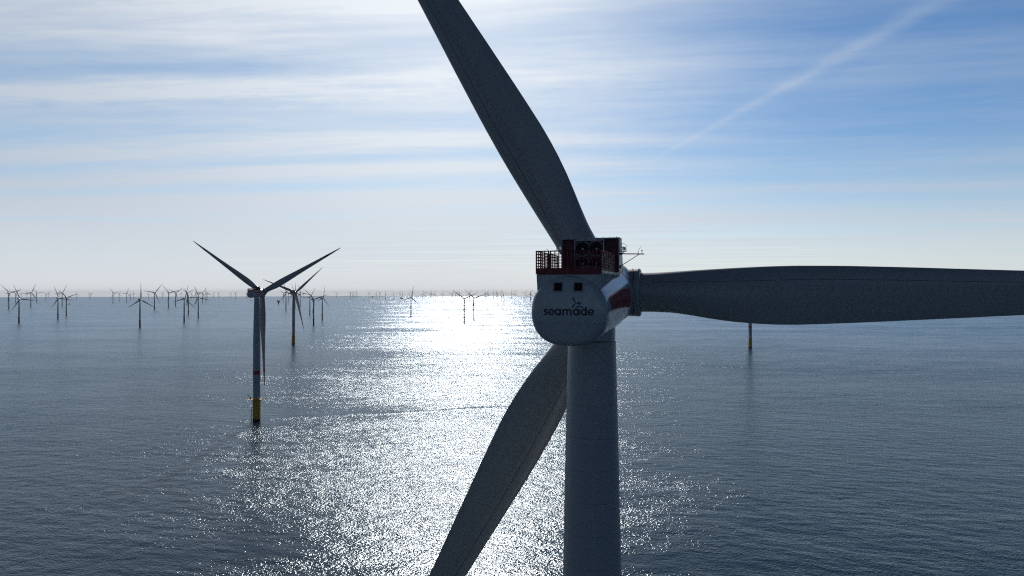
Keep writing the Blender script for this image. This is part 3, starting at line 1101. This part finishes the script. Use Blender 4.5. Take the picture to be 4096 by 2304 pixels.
def small_nacelle(kd, b_):
    g = KIND[kd]['rad'] / 56.0 if kd != 'b' else 1.45
    sec = [(-8.2, 1.5, 1.5), (-7.6, 1.9, 1.8), (-3, 2.0, 2.0), (2.4, 2.0, 2.0), (3.4, 1.5, 1.6)]
    rings = []
    for y, hw, hh in sec:
        rings.append([(hw * g * sx_, y * g, hh * g * sz_ + 0.2) for sx_, sz_ in ((-0.75, -1), (0.75, -1), (1, -0.7), (1, 0.7), (0.75, 1), (-0.75, 1), (-1, 0.7), (-1, -0.7))])
    b_.loft(rings, M['paint'], smooth=False)
    b_.box((0, -6.2 * g, 2.2 * g + 0.5), (3.4 * g, 2.6 * g, 1.6 * g), M['panel'])
    return b_


def small_hub(kd, b_):
    g = KIND[kd]['rad'] / 56.0 if kd != 'b' else 1.45
    n = 14
    prof = [(1.6 * g, -1.8 * g), (1.9 * g, -0.6 * g), (1.85 * g, 0.8 * g), (1.2 * g, 2.0 * g), (0.1, 2.6 * g)]
    b_.loft([[(r_ * math.cos(2 * math.pi * k / n), y, r_ * math.sin(2 * math.pi * k / n)) for k in range(n)] for r_, y in prof], M['hub'])
    return b_


def overhang(kd):
    return {'b': 7.5, 's': 5.2, 'm': 5.6, 'c': 5.6}[kd]


def tp_matrix(yaw):
    return Matrix.Rotation(-yaw, 4, 'Z')


def small_turbine(x, y, kd, yaw_deg, phase_deg, label, group, parts=True):
    K = KIND[kd]
    yaw, ph = R(yaw_deg), R(phase_deg)
    az = math.atan2(x, y)
    TR = Matrix.Translation
    c = Vector((0, overhang(kd), K['hub']))
    ax, rr, uu = rotor_basis(TILT)
    basis = Matrix((rr, ax, uu)).transposed().to_4x4()
    A_ = Matrix.Rotation(-az, 4, 'Z')
    Y_ = Matrix.Rotation(-yaw, 4, 'Z')
    items = [('foundation', 'f' + kd, lambda: small_foundation(kd, MB()), A_), ('tower', 't' + kd, lambda: small_tower(kd, MB()), Matrix()),
             ('nacelle', 'n' + kd, lambda: small_nacelle(kd, MB()), Y_ @ TR((0, 0, K['hub']))),
             ('hub', 'h' + kd, lambda: small_hub(kd, MB()), Y_ @ TR(c) @ basis)]
    for k in range(3):
        items.append(('blade', 'bl' + kd, lambda: blade_mesh('blade', 12, SEC, K['rad'] / 83.5), blade_matrix(c, TILT, CONE, ph + k * 2 * math.pi / 3, yaw)))
    if parts:
        root = bpy.data.objects.new('wind_turbine', None)
        COL.objects.link(root)
        root.location = (x, y, sea_z(x, y))
        for nm, key, fn, mw in items:
            obj(nm, cached('small_' + nm + kd, fn), root, mw)
    else:
        b_ = MB()
        for nm, key, fn, mw in items:
            q = fn()
            off = len(b_.v)
            b_.v.extend(tuple(mw @ Vector(p)) for p in q.v)
            for f_, mi, sm in zip(q.f, q.mi, q.sm):
                b_.face([i + off for i in (f_)], q.mats[mi], sm)
        root = obj('wind_turbine', b_.mesh('wind_turbine'))
        root.location = (x, y, sea_z(x, y))
    tag(root, label, 'wind turbine', group)
    return root


# ------------------------------------------------------------------ the four large turbines
G_BIG = 'large turbines with yellow bases and red bands'
big_turbine(7.6, 65.0, 17.5, 0.0, 'huge grey turbine seen close from behind, lettered nacelle, two square rear windows, red railing')
big_turbine(-216.7, 580.0, 14.0, 26.7, 'whole turbine with yellow base and red tower band, largest one left of the lettered nacelle', G_BIG)
big_turbine(-460.6, 1440.0, 12.5, 40.0, 'yellow-based turbine just right of and behind the largest whole one, one blade hanging low right', G_BIG)
big_turbine(469.7, 1346.0, 12.0, 29.5, 'yellow-based turbine whose tower foot shows below the long horizontal blade at right', G_BIG)

# ------------------------------------------------------------------ the farther turbines: bearing (in 1/2731 of the depth, from 2048), depth, kind, yaw, rotor angle
FAR = [
    (32.0,12345,'b',-4,67), (35.3,4640,'b',-4,16), (61.5,7627,'b',-4,41), (76.3,2447,'s',-4,113), (84.7,14292,'b',-4,0), (108.3,14292,'b',-3,104),
    (123.4,5332,'b',-3,65), (132.8,13435,'c',-3,90), (146.5,8273,'b',-3,6), (183.4,9584,'c',-2,32), (194.7,15286,'b',-2,72), (231.8,2839,'s',-2,110),
    (236.4,13435,'b',-2,64), (248.6,5830,'b',-1,63), (265.3,3260,'s',-1,20), (307.0,11720,'c',-1,88), (357.1,12023,'c',0,7), (363.5,17131,'b',0,39),
    (452.0,7627,'b',2,7), (456.1,19640,'b',2,71), (476.4,9396,'c',2,59), (506.4,8273,'b',3,68), (521.3,10421,'c',3,113), (535.2,14292,'b',3,104),
    (559.9,2169,'s',3,89), (560.3,15286,'c',3,90), (594.6,12345,'c',4,78), (617.7,4435,'b',4,50), (650.1,14292,'b',5,52), (674.5,5062,'b',5,14),
    (702.3,5762,'b',6,36), (723.7,15286,'b',6,90), (736.8,2550,'s',6,75), (748.8,6351,'b',7,28), (753.7,3391,'s',7,119), (764.2,9584,'c',7,65),
    (784.6,7078,'b',7,111), (793.1,3008,'s',7,108), (796.2,17874,'b',7,62), (809.3,7627,'b',8,50), (824.0,8273,'b',8,102), (829.2,12686,'c',8,105),
    (854.5,16207,'b',8,32), (874.3,16720,'b',9,32), (923.1,17131,'b',10,57), (941.6,13597,'b',10,39), (987.0,13435,'b',11,90), (1132.6,8416,'b',12,25),
    (1143.8,4397,'b',12,107), (1152.7,7748,'b',12,19), (1174.8,5508,'b',12,107), (1180.1,5011,'b',12,91), (1201.0,5632,'b',12,108), (1215.5,15286,'b',12,114),
    (1239.4,3391,'s',12,60), (1254.5,2317,'s',12,18), (1289.1,2762,'s',39,75), (1347.1,16459,'b',12,36), (1400.9,13849,'b',12,32), (1411.8,13277,'b',12,30),
    (1425.1,14770,'b',12,93), (1475.5,15847,'b',12,90), (1504.2,12157,'c',12,62), (1518.7,12694,'b',54,16), (1542.9,11010,'m',12,116), (1575.5,10613,'m',12,116),
    (1599.4,14303,'b',12,48), (1610.9,10247,'m',12,108), (1636.5,15979,'b',61,16), (1643.8,3089,'s',12,77), (1649.2,9744,'m',12,2), (1691.3,9292,'m',12,73),
    (1700.6,13287,'b',12,20), (1722.1,15518,'b',12,73), (1724.9,12694,'c',12,88), (1736.9,8882,'m',12,72), (1770.3,11093,'c',12,75), (1808.1,8390,'c',12,54),
    (1821.4,10808,'c',12,29), (1828.2,15979,'b',12,76), (1838.1,14683,'b',12,105), (1856.8,2458,'s',12,25), (1878.7,7751,'c',12,76), (1895.4,2782,'s',12,19),
    (1942.4,9014,'c',12,106), (1947.7,12419,'b',12,61), (1955.7,11439,'c',12,15), (1973.6,14303,'b',12,93), (1986.6,15087,'b',12,97), (1990.6,13287,'b',12,29),
    (2004.4,10613,'c',12,82), (2015.3,8276,'c',12,5), (2046.5,13607,'b',12,88), (2059.5,9906,'c',12,77), (2100.1,12419,'b',12,58), (2121.5,7560,'c',12,84),
    (2122.7,11907,'b',12,56), (2139.9,15979,'b',62,18),
]
ORD = ['first', 'second', 'third', 'fourth', 'fifth', 'sixth', 'seventh', 'eighth', 'ninth', 'tenth', 'eleventh', 'twelfth', 'thirteenth', 'fourteenth',
       'fifteenth', 'sixteenth', 'seventeenth', 'eighteenth', 'nineteenth', 'twentieth', 'twenty-first', 'twenty-second', 'twenty-third', 'twenty-fourth', 'twenty-fifth', 'twenty-sixth']
count = {}
for b_, dep, kd, yw, ph in FAR:
    if kd == 's':
        cls, look, short, grp = 's', 'dark turbine on a brown base', 'such dark one', 'dark smaller turbines of the nearer rows'
    elif kd == 'c':
        cls, look, short, grp = 'c', 'hazy turbine on a lattice foot', 'lattice-footed one', 'hazy turbines on lattice feet'
    elif kd == 'm':
        cls, look, short, grp = 'm', 'slim far turbine', 'slim one', 'slim far turbines on single piles'
    elif dep < 9000:
        cls, look, short, grp = 'b', 'blue-grey turbine, hub above the horizon', 'blue-grey one', 'blue-grey turbines in the middle distance'
    else:
        cls, look, short, grp = 'f', 'faint pale horizon turbine', 'faint one', 'faint turbines along the horizon'
    reg = 0 if b_ < 1000 else 1 if b_ < 1300 else 2
    k = count[cls, reg] = count.get((cls, reg), -1) + 1
    a = ph % 120
    a = a + 120 if a < 30 else a
    pose = 'blades in a Y' if a < 45 or a > 135 else 'top blade leaning right' if a < 75 else 'top blade upright' if a <= 105 else 'top blade leaning left'
    where = ('%s %s from the left edge', '%s %s right of the largest yellow-based turbine', '%s %s over the sun glitter')[reg] % (ORD[k], short)
    lab = '%s, %s, %s' % (look, pose, where)
    if len(lab.split()) > 16:
        lab = '%s, %s' % (look, where)
    small_turbine((b_ - 2048) / 2731 * dep, dep, kd, yw, ph, lab, grp, parts=dep < 9000)


# ------------------------------------------------------------------ substations and ships
def at(bearing, depth):
    x = (bearing - 2048) / 2731 * depth
    return (x, depth, sea_z(x, depth))


def station(bearing, depth, wd, h_leg, h_top, label, legs):
    root = bpy.data.objects.new('transformer_platform', None)
    COL.objects.link(root)
    root.location = at(bearing, depth)
    tag(root, label, 'platform', 'transformer platforms at sea')
    b_ = MB()
    if legs == 1:
        b_.lathe([(wd * 0.2, -4), (wd * 0.2, h_leg)], M['yellow'], n=16)
        b_.lathe([(wd * 0.2, h_leg - 4), (wd * 0.34, h_leg)], M['yellow'], n=16)
    else:
        for sx_ in (-1, 1):
            for sy_ in (-1, 1):
                b_.tube((sx_ * wd * 0.24, sy_ * wd * 0.2, -4), (sx_ * wd * 0.17, sy_ * wd * 0.14, h_leg), 1.1, M['yellow'])
            b_.tube((sx_ * wd * 0.24, -wd * 0.2, 1), (-sx_ * wd * 0.17, -wd * 0.14, h_leg), 0.7, M['yellow'])
    obj('foundation', b_.mesh('foundation'), root)
    b_ = MB()
    q = lambda s_, z: [(-wd * s_, -wd * 0.35, z), (wd * s_, -wd * 0.35, z), (wd * s_, wd * 0.35, z), (-wd * s_, wd * 0.35, z)]
    b_.loft([q(0.28, h_leg), q(0.42, h_leg + h_top * 0.35), q(0.5, h_leg + h_top * 0.6), q(0.5, h_leg + h_top)], M['hull'], smooth=False)
    obj('topside', b_.mesh('topside'), root)
    b_ = MB()
    b_.box((-wd * 0.3, 0, h_leg + h_top + 1.5), (wd * 0.22, wd * 0.3, 3.0), M['house'])
    b_.tube((-wd * 0.36, 0, h_leg + h_top), (-wd * 0.36, 0, h_leg + h_top + 8), 0.5, M['hull'], n=5)
    b_.tube((wd * 0.3, 0, h_leg + h_top), (wd * 0.12, 0, h_leg + h_top + 6), 0.5, M['hull'], n=5)
    obj('roof_equipment', b_.mesh('roof_equipment'), root)


station(1114, 6620, 22.5, 15.0, 19.0, 'funnel-shaped platform on one thick pile, just left of the second yellow-based turbine', 1)
station(1489.3, 14300, 29.0, 20.0, 20.0, 'small tapered platform on the horizon left of the far glitter turbines', 1)
station(1605.3, 11700, 46.0, 13.0, 19.0, 'wide boat-shaped platform on legs, left of the dark upright-bladed turbine over the glitter', 4)


def ship(bearing, depth, L, head, label):
    root = bpy.data.objects.new('service_ship', None)
    COL.objects.link(root)
    root.location = at(bearing, depth)
    root.rotation_euler = (0, 0, R(head))
    tag(root, label, 'ship', 'service ships on the water')
    b_ = MB()
    B = L * 0.13
    rings = []
    for f_, hw, dk, kl in ((-0.5, 0.8, 0.085, 0.0), (-0.2, 1.0, 0.085, -0.05), (0.2, 1.0, 0.10, -0.05), (0.4, 0.6, 0.14, -0.05), (0.5, 0.06, 0.165, 0.0)):
        rings.append([(f_ * L, hw * B, dk * L), (f_ * L, hw * B * 0.8, kl * L), (f_ * L, -hw * B * 0.8, kl * L), (f_ * L, -hw * B, dk * L)])
    b_.loft(rings, M['hull'], smooth=False)
    obj('hull', b_.mesh('hull'), root)
    b_ = MB()
    b_.box((0.18 * L, 0, 0.16 * L), (0.24 * L, B * 1.5, 0.12 * L), M['house'])
    b_.box((0.20 * L, 0, 0.25 * L), (0.15 * L, B * 1.3, 0.06 * L), M['glass'])
    b_.box((0.20 * L, 0, 0.29 * L), (0.16 * L, B * 1.4, 0.02 * L), M['house'])
    obj('wheelhouse', b_.mesh('wheelhouse'), root)
    b_ = MB()
    b_.tube((0.16 * L, 0, 0.3 * L), (0.14 * L, 0, 0.42 * L), 0.25, M['hull'], n=5)
    obj('mast', b_.mesh('mast'), root)


ship(275.4, 6470, 30, 4, 'dark low ship close right of the left-hand pair of dark turbines')
ship(1005.4, 9770, 35, 175, 'low ship in open water just left of the largest yellow-based tower')
ship(894.6, 14500, 28, 8, 'tiny ship near the horizon beyond the left turbines, left of the largest yellow-based one')
ship(1066, 12000, 25, 170, 'tiny pale ship near the horizon right of the largest yellow-based tower')
ship(1455.4, 11500, 24, 0, 'tiny ship on the bright water left of the small tapered platform')
ship(1589.5, 10700, 18, 5, 'tiny ship on the glitter in front of the boat-shaped platform')

# ------------------------------------------------------------------ sea air
HAZE = 1.1e-5
hb = MB()
hb.box((0, 0, (204.0 - 145.0) / 2), (92000, 92000, 349.0), None)
hm = bpy.data.materials.new('sea_haze')
hm.use_nodes = True
t = NT(hm.node_tree)
v = t.n('ShaderNodeVolumePrincipled')
v.inputs['Color'].default_value = (0.86, 0.93, 1.0, 1)
v.inputs['Density'].default_value = HAZE
v.inputs['Anisotropy'].default_value = -0.15
t.link(v.outputs[0], t.n('ShaderNodeOutputMaterial').inputs['Volume'])
hb.mats = [hm]
ho = obj('haze', hb.mesh('haze'))
tag(ho, 'thin pale sea haze over the whole wind farm', 'haze', kind='stuff')
ho.visible_shadow = True
